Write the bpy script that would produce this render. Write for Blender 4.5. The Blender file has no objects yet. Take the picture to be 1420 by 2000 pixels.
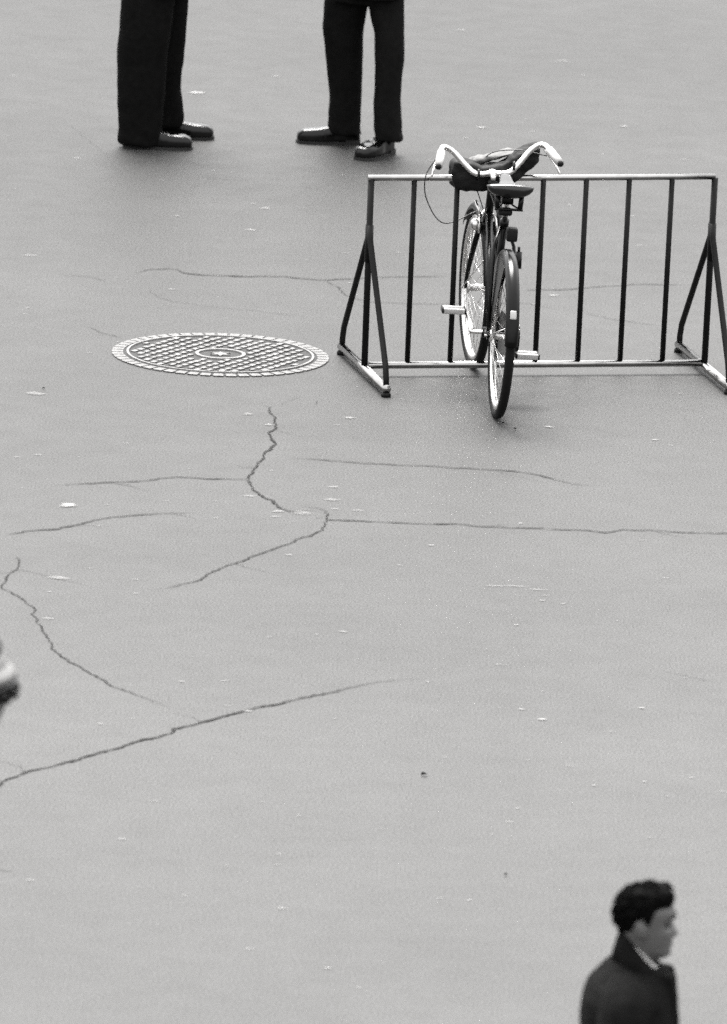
import bpy, bmesh, math, random
from mathutils import Vector, Matrix, noise
random.seed(7)
SC = bpy.context.scene
COL = SC.collection
R = math.radians

# ------------------------------------------------------------------ camera
cam_d = bpy.data.cameras.new('camera')
cam = bpy.data.objects.new('camera', cam_d)
COL.objects.link(cam)
CAM_H, PITCH, ROLL = 10.4, R(12.0), R(2.1)
fwd = Vector((0, math.cos(PITCH), -math.sin(PITCH)))
r0 = Vector((1, 0, 0)); u0 = Vector((0, math.sin(PITCH), math.cos(PITCH)))
rt = math.cos(ROLL)*r0 + math.sin(ROLL)*u0
up = math.cos(ROLL)*u0 - math.sin(ROLL)*r0
m = Matrix((rt, up, -fwd)).transposed().to_4x4()
m.translation = (0, 0, CAM_H)
cam.matrix_world = m
cam_d.sensor_fit = 'VERTICAL'
cam_d.sensor_height = 36.0
cam_d.lens = 36.0*24000/2000
cam_d.clip_start = 0.5
cam_d.clip_end = 2000
cam_d.dof.use_dof = True
cam_d.dof.focus_distance = 51.0
cam_d.dof.aperture_fstop = 6.2
SC.camera = cam

# ------------------------------------------------------------------ sky and light (bright overcast, black and white)
SUN_EL, SUN_ROT = R(63), R(-12)
world = bpy.data.worlds.new('World'); SC.world = world
world.use_nodes = True
nt = world.node_tree; nt.nodes.clear()
sky = nt.nodes.new('ShaderNodeTexSky'); sky.sky_type = 'NISHITA'
sky.sun_disc = False
sky.sun_elevation = SUN_EL; sky.sun_rotation = SUN_ROT
sky.air_density = 10.0; sky.dust_density = 0.3; sky.ozone_density = 1.0
bw = nt.nodes.new('ShaderNodeRGBToBW')
bg = nt.nodes.new('ShaderNodeBackground'); bg.inputs['Strength'].default_value = 0.062
wo = nt.nodes.new('ShaderNodeOutputWorld')
nt.links.new(sky.outputs[0], bw.inputs[0]); nt.links.new(bw.outputs[0], bg.inputs['Color'])
nt.links.new(bg.outputs[0], wo.inputs['Surface'])
sd = bpy.data.lights.new('sun', 'SUN'); sd.energy = 1.5; sd.angle = R(34); sd.color = (1.0, 0.985, 0.965)
sun = bpy.data.objects.new('sun', sd); COL.objects.link(sun)
sun.rotation_euler = (-(math.pi/2-SUN_EL), 0, -SUN_ROT)
sun.location = (0, 60, 40)

SC.view_settings.view_transform = 'Standard'
SC.view_settings.look = 'None'
SC.view_settings.exposure = 3.10
SC.view_settings.gamma = 1.0
SC.view_settings.use_curve_mapping = False
SC.render.engine = 'CYCLES'
SC.cycles.use_denoising = False
SC.cycles.max_bounces = 6
SC.cycles.use_adaptive_sampling = True
SC.cycles.adaptive_threshold = 0.5
SC.cycles.adaptive_min_samples = 36

# ------------------------------------------------------------------ materials
def new_mat(name):
    mt = bpy.data.materials.new(name); mt.use_nodes = True
    n = mt.node_tree; b = n.nodes['Principled BSDF']
    return mt, n, b
def gray(v): return (v*1.01, v*0.998, v*0.985, 1)
def mat(name, lo, hi=None, rough=0.6, metal=0.0, scale=30, bump=0.0, bscale=None, spec=0.5, ior=1.5, coat=0.0, stretch=None, rough_var=0.0):
    """plain material: tone between lo and hi by noise in object space, optional fine bump"""
    mt, n, b = new_mat(name)
    hi = lo*1.25 if hi is None else hi
    tc = n.nodes.new('ShaderNodeTexCoord'); mp = n.nodes.new('ShaderNodeMapping')
    if stretch: mp.inputs['Scale'].default_value = stretch
    n.links.new(tc.outputs['Object'], mp.inputs[0])
    nz = n.nodes.new('ShaderNodeTexNoise'); nz.inputs['Scale'].default_value = scale; nz.inputs['Detail'].default_value = 5
    n.links.new(mp.outputs[0], nz.inputs['Vector'])
    rp = n.nodes.new('ShaderNodeValToRGB')
    rp.color_ramp.elements[0].position = 0.3; rp.color_ramp.elements[0].color = gray(lo)
    rp.color_ramp.elements[1].position = 0.7; rp.color_ramp.elements[1].color = gray(hi)
    n.links.new(nz.outputs[0], rp.inputs[0]); n.links.new(rp.outputs[0], b.inputs['Base Color'])
    b.inputs['Roughness'].default_value = rough; b.inputs['Metallic'].default_value = metal
    b.inputs['Specular IOR Level'].default_value = spec; b.inputs['IOR'].default_value = ior
    b.inputs['Coat Weight'].default_value = coat; b.inputs['Coat Roughness'].default_value = 0.12
    if rough_var:
        mr = n.nodes.new('ShaderNodeMapRange'); mr.inputs[3].default_value = max(0.02, rough-rough_var); mr.inputs[4].default_value = rough+rough_var
        n.links.new(nz.outputs[0], mr.inputs[0]); n.links.new(mr.outputs[0], b.inputs['Roughness'])
    if bump:
        n2 = n.nodes.new('ShaderNodeTexNoise'); n2.inputs['Scale'].default_value = bscale or scale*4; n2.inputs['Detail'].default_value = 3
        n.links.new(mp.outputs[0], n2.inputs['Vector'])
        bp = n.nodes.new('ShaderNodeBump'); bp.inputs['Strength'].default_value = bump; bp.inputs['Distance'].default_value = 0.004
        n.links.new(n2.outputs[0], bp.inputs['Height']); n.links.new(bp.outputs[0], b.inputs['Normal'])
    return mt

def asphalt_mat():
    mt, n, b = new_mat('asphalt')
    L = n.links
    tc = n.nodes.new('ShaderNodeTexCoord')
    def nz(scale, det, rough=0.5):
        t = n.nodes.new('ShaderNodeTexNoise'); t.inputs['Scale'].default_value = scale
        t.inputs['Detail'].default_value = det; t.inputs['Roughness'].default_value = rough
        L.new(tc.outputs['Object'], t.inputs['Vector']); return t.outputs[0]
    def rng(src, a, c, lo, hi):
        r_ = n.nodes.new('ShaderNodeMapRange'); r_.inputs[1].default_value = a; r_.inputs[2].default_value = c
        r_.inputs[3].default_value = lo; r_.inputs[4].default_value = hi; L.new(src, r_.inputs[0]); return r_.outputs[0]
    def mul(a, c):
        q = n.nodes.new('ShaderNodeMath'); q.operation = 'MULTIPLY'; L.new(a, q.inputs[0])
        if isinstance(c, float): q.inputs[1].default_value = c
        else: L.new(c, q.inputs[1])
        return q.outputs[0]
    broad = rng(nz(0.35, 3), 0.3, 0.7, 0.94, 1.06)
    patch = rng(nz(1.3, 2, 0.5), 0.3, 0.7, 0.955, 1.045)
    mott = rng(nz(14, 4, 0.65), 0.3, 0.7, 0.975, 1.025)
    grain = rng(nz(120, 2, 0.7), 0.3, 0.7, 0.42, 1.58)
    v = mul(mul(mul(broad, patch), mott), grain)
    # pale aggregate stones ground flush by traffic
    vo = n.nodes.new('ShaderNodeTexVoronoi'); vo.inputs['Scale'].default_value = 26; L.new(tc.outputs['Object'], vo.inputs['Vector'])
    st = rng(vo.outputs['Distance'], 0.10, 0.2, 1.0, 0.0)
    wn = n.nodes.new('ShaderNodeSeparateColor'); L.new(vo.outputs['Color'], wn.inputs[0])
    pick = rng(wn.outputs[0], 0.90, 0.93, 0.0, 1.0)
    add = n.nodes.new('ShaderNodeMath'); add.operation = 'MULTIPLY_ADD'
    L.new(mul(st, pick), add.inputs[0]); add.inputs[1].default_value = 0.35; L.new(v, add.inputs[2])
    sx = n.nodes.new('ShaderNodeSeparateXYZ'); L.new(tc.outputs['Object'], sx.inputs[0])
    light_fade = rng(sx.outputs[1], 42.0, 60.0, 1.21, 0.86)      # uneven light painted into the albedo: paler near, darker farther off
    tone = mul(mul(add.outputs[0], light_fade), ASPHALT)
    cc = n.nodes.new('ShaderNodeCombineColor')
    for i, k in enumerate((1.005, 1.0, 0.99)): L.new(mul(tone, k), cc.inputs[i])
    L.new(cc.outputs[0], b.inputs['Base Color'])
    L.new(rng(nz(6, 4), 0.3, 0.7, 0.50, 0.60), b.inputs['Roughness'])
    b.inputs['Specular IOR Level'].default_value = 0.09
    bp = n.nodes.new('ShaderNodeBump'); bp.inputs['Strength'].default_value = 0.35; bp.inputs['Distance'].default_value = 0.003
    L.new(nz(140, 2), bp.inputs['Height']); L.new(bp.outputs[0], b.inputs['Normal'])
    return mt

def crack_mat():
    mt, n, b = new_mat('crack_shadow_dirt'); L = n.links
    b.inputs['Base Color'].default_value = gray(0.018); b.inputs['Roughness'].default_value = 0.95
    b.inputs['Specular IOR Level'].default_value = 0.1
    at = n.nodes.new('ShaderNodeAttribute'); at.attribute_name = 'open'
    tc = n.nodes.new('ShaderNodeTexCoord'); t = n.nodes.new('ShaderNodeTexNoise'); t.inputs['Scale'].default_value = 14; t.inputs['Detail'].default_value = 4
    L.new(tc.outputs['Object'], t.inputs['Vector'])
    r_ = n.nodes.new('ShaderNodeMapRange'); r_.inputs[1].default_value = 0.3; r_.inputs[2].default_value = 0.62; r_.inputs[3].default_value = 0.35; r_.inputs[4].default_value = 1
    L.new(t.outputs[0], r_.inputs[0])
    q = n.nodes.new('ShaderNodeMath'); q.operation = 'MULTIPLY'; L.new(at.outputs['Fac'], q.inputs[0]); L.new(r_.outputs[0], q.inputs[1])
    L.new(q.outputs[0], b.inputs['Alpha'])
    return mt

def spot_mat():
    mt, n, b = new_mat('pale_spot'); L = n.links
    b.inputs['Roughness'].default_value = 0.55
    at = n.nodes.new('ShaderNodeAttribute'); at.attribute_name = 'open'
    oi = n.nodes.new('ShaderNodeObjectInfo')
    b.inputs['Base Color'].default_value = gray(0.13)
    L.new(at.outputs['Fac'], b.inputs['Alpha'])
    return mt

ASPHALT = 0.0415
M = {}
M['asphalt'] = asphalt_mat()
M['crack'] = crack_mat()
M['spot'] = spot_mat()
M['iron'] = mat('worn_cast_iron', 0.085, 0.15, rough=0.5, metal=0.6, scale=60, bump=0.3)
M['iron_frame'] = mat('worn_iron_frame', 0.06, 0.115, rough=0.55, metal=0.5, scale=45, bump=0.4)
M['lip'] = mat('lip_shadow_skin', 0.02, 0.025, rough=0.6)
M['iron_dark'] = mat('shaded_iron_bed', 0.007, 0.014, rough=0.9, metal=0.0, scale=40, bump=0.3)  # shade in the gaps between lugs is painted into this dark tone
M['rail'] = mat('dark_steel_tube', 0.28, 0.36, rough=0.14, metal=1.0, scale=25, bump=0.02, rough_var=0.05)
M['bar'] = mat('dark_painted_steel', 0.003, 0.006, rough=0.5, scale=18, bump=0.05, spec=0.15)
M['frame'] = mat('black_enamel', 0.002, 0.004, spec=0.16, rough=0.22, scale=30)
M['rubber'] = mat('tyre_rubber', 0.003, 0.005, spec=0.2, rough=0.8, scale=50, bump=0.2)
M['chrome'] = mat('worn_chrome', 0.55, 0.75, rough=0.3, metal=1.0, scale=40)
M['alu'] = mat('dull_alloy', 0.55, 0.7, rough=0.35, metal=0.9, scale=40)
M['spoke'] = mat('steel_spoke', 0.45, 0.6, rough=0.3, metal=1.0, scale=40)
M['grip'] = mat('cream_grip', 0.3, 0.36, rough=0.4, scale=40)
M['white'] = mat('white_plastic', 0.3, 0.36, rough=0.35, scale=40)
M['leather'] = mat('saddle_leather', 0.003, 0.005, rough=0.2, scale=60, bump=0.04)
M['bag'] = mat('dark_waxed_canvas', 0.003, 0.007, spec=0.2, rough=0.7, scale=22, bump=0.3, bscale=160)
M['bag_pale'] = mat('pale_canvas', 0.06, 0.09, rough=0.7, scale=22, bump=0.3, bscale=160)  # paler tone than the bag body, for the upper edge
M['cable'] = mat('cable_sheath', 0.02, 0.03, rough=0.5)
M['wool'] = mat('dark_wool', 0.0042, 0.0065, rough=0.95, scale=35, bump=0.5, bscale=700, spec=0.03)
M['wool_grey'] = mat('charcoal_wool', 0.0052, 0.0078, rough=0.95, scale=35, bump=0.5, bscale=700, spec=0.03)
M['coat'] = mat('charcoal_overcoat', 0.0048, 0.0085, rough=0.95, scale=20, bump=0.6, bscale=600, spec=0.05)
M['shoe'] = mat('polished_black_leather', 0.002, 0.004, rough=0.11, scale=40, spec=0.26)
M['sole'] = mat('rubber_sole', 0.005, 0.009, rough=0.8)
M['skin'] = mat('skin', 0.07, 0.088, rough=0.5, scale=40, bump=0.1)
M['hair'] = mat('dark_hair', 0.0015, 0.0035, rough=0.9, spec=0.04, scale=60, bump=0.8, bscale=240, stretch=(0.25, 1, 1))
M['eye'] = mat('eye', 0.02, 0.03, rough=0.2)
M['shirt'] = mat('grey_white_cotton', 0.30, 0.36, rough=0.8, scale=60)
M['lamp_roof'] = mat('weathered_zinc_roof', 0.12, 0.17, rough=0.5, metal=0.2, scale=14, bump=0.1)
M['lamp_iron'] = mat('black_lamp_iron', 0.002, 0.003, rough=0.3, scale=30, spec=0.2)
M['lamp_glass'] = mat('frosted_lamp_glass', 0.05, 0.065, rough=0.3, scale=8)
M['leaf'] = mat('dead_leaf', 0.003, 0.006, spec=0.03, rough=0.9, scale=90)

M['lamp_glass'].node_tree.nodes['Principled BSDF'].inputs['Transmission Weight'].default_value = 0.4

# ------------------------------------------------------------------ mesh helpers
def link(name, me, material, parent=None, smooth=True):
    o = bpy.data.objects.new(name, me); COL.objects.link(o)
    if material: me.materials.append(material)
    if parent: o.parent = parent
    if smooth:
        for p in me.polygons: p.use_smooth = True
    return o
def empty(name, label, cat, loc, rot=(0, 0, 0), group=None):
    o = bpy.data.objects.new(name, None); COL.objects.link(o)
    o.empty_display_size = 0.2
    o.location = loc; o.rotation_euler = rot
    tag(o, label, cat, group); return o
def tag(o, label, cat, group=None):
    o['label'] = label; o['category'] = cat
    if group: o['group'] = group
class MB:
    def __init__(s): s.bm = bmesh.new()
    def loft(s, rings, cap=True, closed=True):
        vs = [[s.bm.verts.new(p) for p in r] for r in rings]
        n = len(vs[0])
        for a, b in zip(vs, vs[1:]):
            for i in range(n if closed else n-1):
                j = (i+1) % n
                s.bm.faces.new((a[i], a[j], b[j], b[i]))
        if cap and closed:
            s.bm.faces.new(list(reversed(vs[0]))); s.bm.faces.new(vs[-1])
        return vs
    def tube(s, pts, rad, seg=10, cap=True, loop=False, flat=1.0):
        pts = [Vector(p) for p in pts]
        n = len(pts)
        if not hasattr(rad, '__len__'): rad = [rad]*n
        tang = []
        for i in range(n):
            a = pts[(i-1) % n] if (i > 0 or loop) else pts[i]
            b = pts[(i+1) % n] if (i < n-1 or loop) else pts[i]
            tang.append((b-a).normalized())
        ref = Vector((0, 0, 1)) if abs(tang[0].z) < 0.9 else Vector((1, 0, 0))
        u = tang[0].cross(ref).normalized(); rings = []
        for i in range(n):
            u = (u - tang[i]*u.dot(tang[i])).normalized(); w = tang[i].cross(u)
            rings.append([pts[i] + (u*math.cos(t)*rad[i] + w*math.sin(t)*rad[i]*flat) for t in [2*math.pi*k/seg for k in range(seg)]])
        if loop: rings.append(rings[0]); cap = False
        if loop:
            vs = [[s.bm.verts.new(p) for p in r] for r in rings[:-1]]
            for i in range(len(vs)):
                a, b = vs[i], vs[(i+1) % len(vs)]
                for k in range(seg):
                    j = (k+1) % seg
                    s.bm.faces.new((a[k], a[j], b[j], b[k]))
            return
        s.loft(rings, cap)
    def box(s, c, size, rot=None):
        g = bmesh.ops.create_cube(s.bm, size=1)
        mt = Matrix.Translation(c) @ ((rot or Matrix()).to_4x4()) @ Matrix.Diagonal((*size, 1))
        bmesh.ops.transform(s.bm, matrix=mt, verts=g['verts']); return g['verts']
    def ball(s, c, r, seg=16):
        g = bmesh.ops.create_uvsphere(s.bm, u_segments=seg, v_segments=max(8, seg//2), radius=1)
        rr = r if hasattr(r, '__len__') else (r, r, r)
        bmesh.ops.transform(s.bm, matrix=Matrix.Translation(c) @ Matrix.Diagonal((*rr, 1)), verts=g['verts']); return g['verts']
    def lathe(s, prof, c=(0, 0, 0), seg=32, cap=True):
        rings = [[(c[0]+r*math.cos(t), c[1]+r*math.sin(t), c[2]+z) for t in [2*math.pi*k/seg for k in range(seg)]] for r, z in prof]
        s.loft(rings, cap)
    def xf(s, mt): bmesh.ops.transform(s.bm, matrix=mt, verts=s.bm.verts[:])
    def mesh(s, name, bevel=0):
        if bevel: bmesh.ops.bevel(s.bm, geom=s.bm.edges[:], offset=bevel, segments=2, affect='EDGES', profile=0.6)
        bmesh.ops.recalc_face_normals(s.bm, faces=s.bm.faces[:])
        me = bpy.data.meshes.new(name); s.bm.to_mesh(me); s.bm.free(); return me
    def build(s, name, material, parent=None, smooth=True, bevel=0):
        return link(name, s.mesh(name, bevel), material, parent, smooth)
def fuse(mb, name, voxel, smooth=3, fn=None):
    """several overlapping solids become one continuous skin"""
    me = mb.mesh(name); o = bpy.data.objects.new('temporary', me); COL.objects.link(o)
    md = o.modifiers.new('r', 'REMESH'); md.mode = 'VOXEL'; md.voxel_size = voxel
    dg = bpy.context.evaluated_depsgraph_get(); dg.update()
    m2 = bpy.data.meshes.new_from_object(o.evaluated_get(dg)); m2.name = name
    bpy.data.objects.remove(o); bpy.data.meshes.remove(me)
    bm = bmesh.new(); bm.from_mesh(m2)
    for _ in range(smooth): bmesh.ops.smooth_vert(bm, verts=bm.verts[:], factor=0.5, use_axis_x=True, use_axis_y=True, use_axis_z=True)
    if fn:
        for v in bm.verts: v.co = fn(v.co.copy(), v.normal.copy())
    bm.to_mesh(m2); bm.free(); return m2
def ell(cx, cy, z, rx, ry, n=24, p=2.0):
    out = []
    for k in range(n):
        t = 2*math.pi*k/n; c, s_ = math.cos(t), math.sin(t)
        out.append((cx + rx*math.copysign(abs(c)**(2/p), c), cy + ry*math.copysign(abs(s_)**(2/p), s_), z))
    return out
def lerp(a, b, t): return a+(b-a)*t
def interp(tab, x):
    if x <= tab[0][0]: return tab[0][1]
    for (a, va), (b, vb) in zip(tab, tab[1:]):
        if x <= b:
            t = (x-a)/(b-a); t = t*t*(3-2*t)*0.5+t*0.5
            return va+(vb-va)*t
    return tab[-1][1]

# ------------------------------------------------------------------ the ground
g = MB()
S = 700
vs = [g.bm.verts.new(p) for p in ((-S, -S, 0), (S, -S, 0), (S, S, 0), (-S, S, 0))]
g.bm.faces.new(vs)
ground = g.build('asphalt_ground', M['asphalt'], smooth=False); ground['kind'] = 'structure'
ground['label'] = 'grey worn asphalt pavement with thin dark cracks'

CRACKS = [
    (0.95, 0.05, 0.08, [(-0.446,51.021), (-0.424,50.993), (-0.405,50.877), (-0.392,50.750), (-0.380,50.645), (-0.388,50.514), (-0.405,50.448), (-0.397,50.353), (-0.380,50.219), (-0.403,50.088), (-0.423,49.980), (-0.432,49.853), (-0.455,49.714), (-0.470,49.608), (-0.483,49.482), (-0.467,49.403), (-0.457,49.302), (-0.432,49.205), (-0.403,49.109), (-0.378,49.083), (-0.360,49.015), (-0.344,48.948), (-0.312,48.893), (-0.281,48.869), (-0.229,48.898), (-0.167,48.899)]),
    (0.80, 0.15, 0.00, [(-1.282,49.217), (-1.178,49.266), (-1.043,49.320), (-0.908,49.365), (-0.846,49.437), (-0.773,49.471), (-0.658,49.471), (-0.552,49.469), (-0.483,49.482)]),
    (0.80, 0.05, 0.25, [(-1.435,48.230), (-1.335,48.316), (-1.244,48.371), (-1.154,48.456), (-1.094,48.556), (-1.034,48.626), (-0.912,48.697), (-0.789,48.759), (-0.644,48.785)]),
    (0.85, 0.10, 0.15, [(-0.262,48.993), (-0.188,48.955), (-0.152,48.911), (-0.145,48.803), (-0.154,48.681), (-0.163,48.551), (-0.199,48.446), (-0.263,48.336), (-0.323,48.199), (-0.393,48.070), (-0.463,47.932), (-0.502,47.848), (-0.561,47.742), (-0.591,47.679), (-0.619,47.569), (-0.638,47.518), (-0.697,47.423), (-0.756,47.346), (-0.836,47.304)]),
    (0.80, 0.00, 0.00, [(-0.144,48.743), (-0.061,48.738), (0.001,48.739), (0.105,48.737), (0.230,48.729), (0.396,48.748), (0.479,48.723), (0.604,48.715), (0.729,48.727), (0.915,48.710), (0.988,48.703), (1.051,48.754), (1.165,48.764), (1.311,48.749), (1.477,48.759), (1.643,48.758)]),
    (0.75, 0.10, 0.20, [(-0.327,49.945), (-0.199,49.936), (-0.007,49.887), (0.099,49.886), (0.248,49.881), (0.396,49.866), (0.545,49.851), (0.630,49.836), (0.725,49.780), (0.788,49.698), (0.872,49.621), (1.009,49.584)]),
    (0.80, 0.05, 0.15, [(-1.380,47.850), (-1.359,47.709), (-1.361,47.594), (-1.388,47.513), (-1.408,47.367), (-1.408,47.225), (-1.365,47.139), (-1.321,47.034), (-1.283,46.919), (-1.266,46.783), (-1.254,46.647), (-1.234,46.531), (-1.198,46.354), (-1.177,46.177), (-1.139,46.048), (-1.086,45.923), (-1.023,45.782), (-0.961,45.642), (-0.888,45.496), (-0.818,45.412), (-0.728,45.279), (-0.678,45.218)]),
    (1.00, 0.00, 0.30, [(-1.508,43.546), (-1.366,43.747), (-1.296,43.864), (-1.271,43.967), (-1.209,44.084), (-1.137,44.178), (-1.028,44.320), (-0.918,44.488), (-0.827,44.621), (-0.790,44.694), (-0.734,44.746), (-0.697,44.803), (-0.670,44.884), (-0.586,45.000), (-0.492,45.136), (-0.398,45.263), (-0.303,45.357), (-0.207,45.486), (-0.111,45.581), (0.005,45.732), (0.122,45.839), (0.298,45.913)]),
    (0.50, 0.15, 0.15, [(-1.395,53.754), (-1.269,53.754), (-1.175,53.652)]),
    (0.78, 0.10, 0.05, [(-1.066,53.854), (-1.000,53.952), (-0.910,54.006), (-0.875,53.988), (-0.839,53.910), (-0.770,53.875), (-0.632,53.878), (-0.473,53.896), (-0.381,53.914), (-0.289,53.872), (-0.198,53.865), (-0.084,53.923), (0.030,53.982), (0.168,54.021), (0.328,54.052)]),
    (0.72, 0.15, 0.15, [(0.648,53.776), (0.740,53.817), (0.877,53.856), (0.992,53.926), (1.131,54.013), (1.315,54.061), (1.430,54.059)]),
    (0.58, 0.00, 0.20, [(-0.197,53.841), (-0.150,53.694), (-0.115,53.533), (-0.080,53.468), (-0.011,53.398), (0.170,53.386), (0.397,53.429), (0.692,53.498), (0.760,53.428), (0.873,53.355)]),
    (0.50, 0.15, 0.15, [(0.940,53.320), (1.075,53.193), (1.276,53.091)]),
    (0.40, 0.15, 0.15, [(-0.979,53.570), (-0.981,53.450), (-0.951,53.337), (-0.869,53.234), (-0.687,53.151), (-0.505,53.091), (-0.279,52.994)]),
    (0.50, 0.15, 0.15, [(-1.234,52.580), (-1.153,52.457), (-1.072,52.357)]),
    (0.40, 0.15, 0.15, [(-0.374,51.035), (-0.343,51.117), (-0.279,51.238)]),
    (0.35, 0.15, 0.15, [(1.166,46.191), (1.263,46.099), (1.370,46.028)]),
    (0.30, 0.15, 0.15, [(-1.480,57.581), (-1.397,57.255), (-1.329,56.998), (-1.248,56.679)]),
    (0.50, 0.15, 0.15, [(-1.283,43.517), (-1.261,43.521)]),
    (0.50, 0.15, 0.15, [(-1.320,42.542), (-1.247,42.545), (-1.183,42.547)]),
]
SPOTS = [
    (-1.192,48.838,0.087,1.0),
    (-1.408,51.084,0.098,0.7),
    (-0.134,49.136,0.084,0.7),
    (-0.126,49.392,0.053,0.7),
    (-0.467,49.148,0.063,0.6),
    (-0.343,48.868,0.062,0.7),
    (-0.249,48.854,0.104,0.6),
    (-0.358,48.765,0.052,0.6),
    (-0.115,48.958,0.042,0.6),
    (-0.021,48.945,0.063,0.6),
    (-0.497,50.817,0.054,0.7),
    (-0.411,50.607,0.039,0.7),
    (-0.075,50.819,0.065,0.8),
    (-0.121,50.659,0.032,0.6),
    (-1.354,49.822,0.042,0.6),
    (-1.041,48.875,0.025,0.6),
    (-1.194,47.451,0.101,0.7),
    (-1.216,46.708,0.060,0.7),
    (-0.669,45.691,0.029,0.8),
    (-0.503,45.727,0.039,0.5),
    (-0.407,45.227,0.048,0.8),
    (0.770,50.779,0.048,0.9),
    (1.213,50.592,0.043,0.8),
    (0.277,48.323,0.029,0.8),
    (0.720,47.363,0.030,0.8),
    (0.616,46.898,0.030,0.8),
    (0.270,45.837,0.016,0.9),
    (0.627,45.431,0.035,0.9),
    (0.704,45.271,0.039,1.0),
    (1.083,45.524,0.035,1.0),
    (0.544,46.186,0.039,0.5),
    (-0.887,53.516,0.034,0.6),
    (0.495,57.852,0.061,0.9),
    (-0.878,58.518,0.089,1.0),
    (1.183,58.022,0.049,0.8),
    (-0.498,55.548,0.059,0.7),
    (-0.560,55.002,0.058,0.7),
    (0.807,53.699,0.057,0.7),
    (-0.238,42.143,0.045,0.6),
    (-0.066,41.303,0.035,0.8),
    (-0.336,41.533,0.045,0.5),
    (0.888,44.213,0.028,0.8),
    (1.251,44.395,0.028,0.8),
    (1.075,44.300,0.023,0.8),
    (0.323,42.381,0.033,0.5),
    (-0.824,43.095,0.046,0.5),
    (-0.062,46.664,0.040,0.7),
    (0.422,57.562,0.044,0.6),
    (-0.607,49.022,0.025,0.6),
    (-0.290,48.039,0.041,0.6),
    (0.740,57.792,0.039,0.5),
    (-0.728,43.710,0.037,0.5),
    (-0.265,42.791,0.033,0.5),
    (0.602,43.800,0.023,0.7),
    (0.107,43.400,0.030,0.5),
    (1.340,51.592,0.035,0.5),
    (-1.535,54.189,0.069,0.5),
    (-1.207,52.013,0.040,0.5),
    (-1.403,56.647,0.048,0.5),
    (1.213,54.975,0.047,0.5),
    (0.903,59.790,0.076,0.5),
    (0.398,60.575,0.061,0.5),
    (-0.502,59.055,0.055,0.5),
    (1.213,47.865,0.033,0.5),
    (0.151,47.922,0.029,0.6),
    (-0.161,46.602,0.028,0.5),
    (0.338,44.582,0.027,0.5),
    (-0.584,42.280,0.036,0.5),
    (-1.134,42.424,0.040,0.6),
    (0.042,41.045,0.028,0.6),
]

def strip(pts, strength, fade0, fade1):
    P = [Vector((x, y, 0)) for x, y in pts]
    out = []
    for a, b in zip(P, P[1:]):
        n = max(1, int((b-a).length/0.012))
        for k in range(n): out.append(a.lerp(b, k/n))
    out.append(P[-1])
    N = len(out); bm = bmesh.new(); lay = bm.verts.layers.float.new('open'); prev = None
    ph = random.uniform(0, 50)
    for i, p in enumerate(out):
        t = (out[min(i+1, N-1)]-out[max(i-1, 0)]).normalized(); nn = Vector((-t.y, t.x, 0))
        j = noise.noise(Vector((i*0.12+ph, 0, 3)))*0.014 + noise.noise(Vector((i*0.37+ph, 9, 0)))*0.009 + noise.noise(Vector((i*0.9+ph, 4, 7)))*0.005
        q = p + nn*j
        w = (0.0037 + 0.0048*abs(t.x)) * (0.55+0.9*abs(noise.noise(Vector((i*0.13+ph, 5, 1))))+0.25*strength)*strength
        f = i/(N-1); o_ = min(1, f/fade0 if fade0 else 1)*min(1, (1-f)/fade1 if fade1 else 1)
        o_ = max(0.0, o_)*strength
        row = []
        for k, a_ in ((-1.9, 0), (-0.8, 0.95), (0.8, 0.95), (1.9, 0)):
            v = bm.verts.new((q.x+nn.x*w*k, q.y+nn.y*w*k, 0.004)); v[lay] = a_*o_; row.append(v)
        if prev:
            for k in range(3): bm.faces.new((prev[k], prev[k+1], row[k+1], row[k]))
        prev = row
    bmesh.ops.recalc_face_normals(bm, faces=bm.faces[:])
    me = bpy.data.meshes.new('crack'); bm.to_mesh(me); bm.free()
    return link('crack', me, M['crack'], ground, smooth=False)
for w, f0, f1, pts in CRACKS:
    strip(pts, w, f0, f1)
    if w >= 0.75 and f1 != 0.05:                                   # short hairline branches leaving the main crack
        for _ in range(2):
            k = random.randrange(1, len(pts)-1); p = Vector((*pts[k], 0)); d = Vector((*pts[k+1], 0))-Vector((*pts[k-1], 0))
            a_ = math.atan2(d.y, d.x)+random.choice((-1, 1))*random.uniform(0.5, 1.2); Lb = random.uniform(0.12, 0.35)
            strip([(p.x+math.cos(a_+0.3*q)*Lb*q/3, p.y+math.sin(a_-0.2*q)*Lb*q/3) for q in range(4)], 0.45, 0, 0.7)

def blot_mesh(seed, al):
    bm = bmesh.new(); lay = bm.verts.layers.float.new('open'); n = 14
    c = bm.verts.new((0, 0, 0.0012)); c[lay] = al; prev = None
    for rad, zz, aa in ((0.3, 0.0011, 0.95), (0.6, 0.001, 0.65), (0.82, 0.0005, 0.25), (1.0, 0, 0.0)):
        row = []
        for k in range(n):
            t = 2*math.pi*k/n; q = 1+0.55*noise.noise(Vector((math.cos(t)*1.3+seed*7, math.sin(t)*1.3, seed+rad*0.8)))
            v = bm.verts.new((math.cos(t)*rad*q, math.sin(t)*rad*q, zz)); v[lay] = al*aa; row.append(v)
        for k in range(n):
            j = (k+1) % n
            if prev: bm.faces.new((prev[k], row[k], row[j], prev[j]))
            else: bm.faces.new((c, row[k], row[j]))
        prev = row
    me = bpy.data.meshes.new('pale_spot'); bm.to_mesh(me); bm.free(); me.materials.append(M['spot']); return me
BL = {}
for i, (x, y, w, b_) in enumerate(SPOTS):
    key = (i % 5, b_)
    if key not in BL: BL[key] = blot_mesh(i % 5, min(0.9, b_*b_*0.9))
    o = bpy.data.objects.new('pale_spot', BL[key]); COL.objects.link(o); o.parent = ground
    o.location = (x, y, 0.003); o.scale = (w/2, w*random.uniform(0.35, 0.55), 1); o.rotation_euler = (0, 0, random.uniform(-0.2, 0.2))

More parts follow.
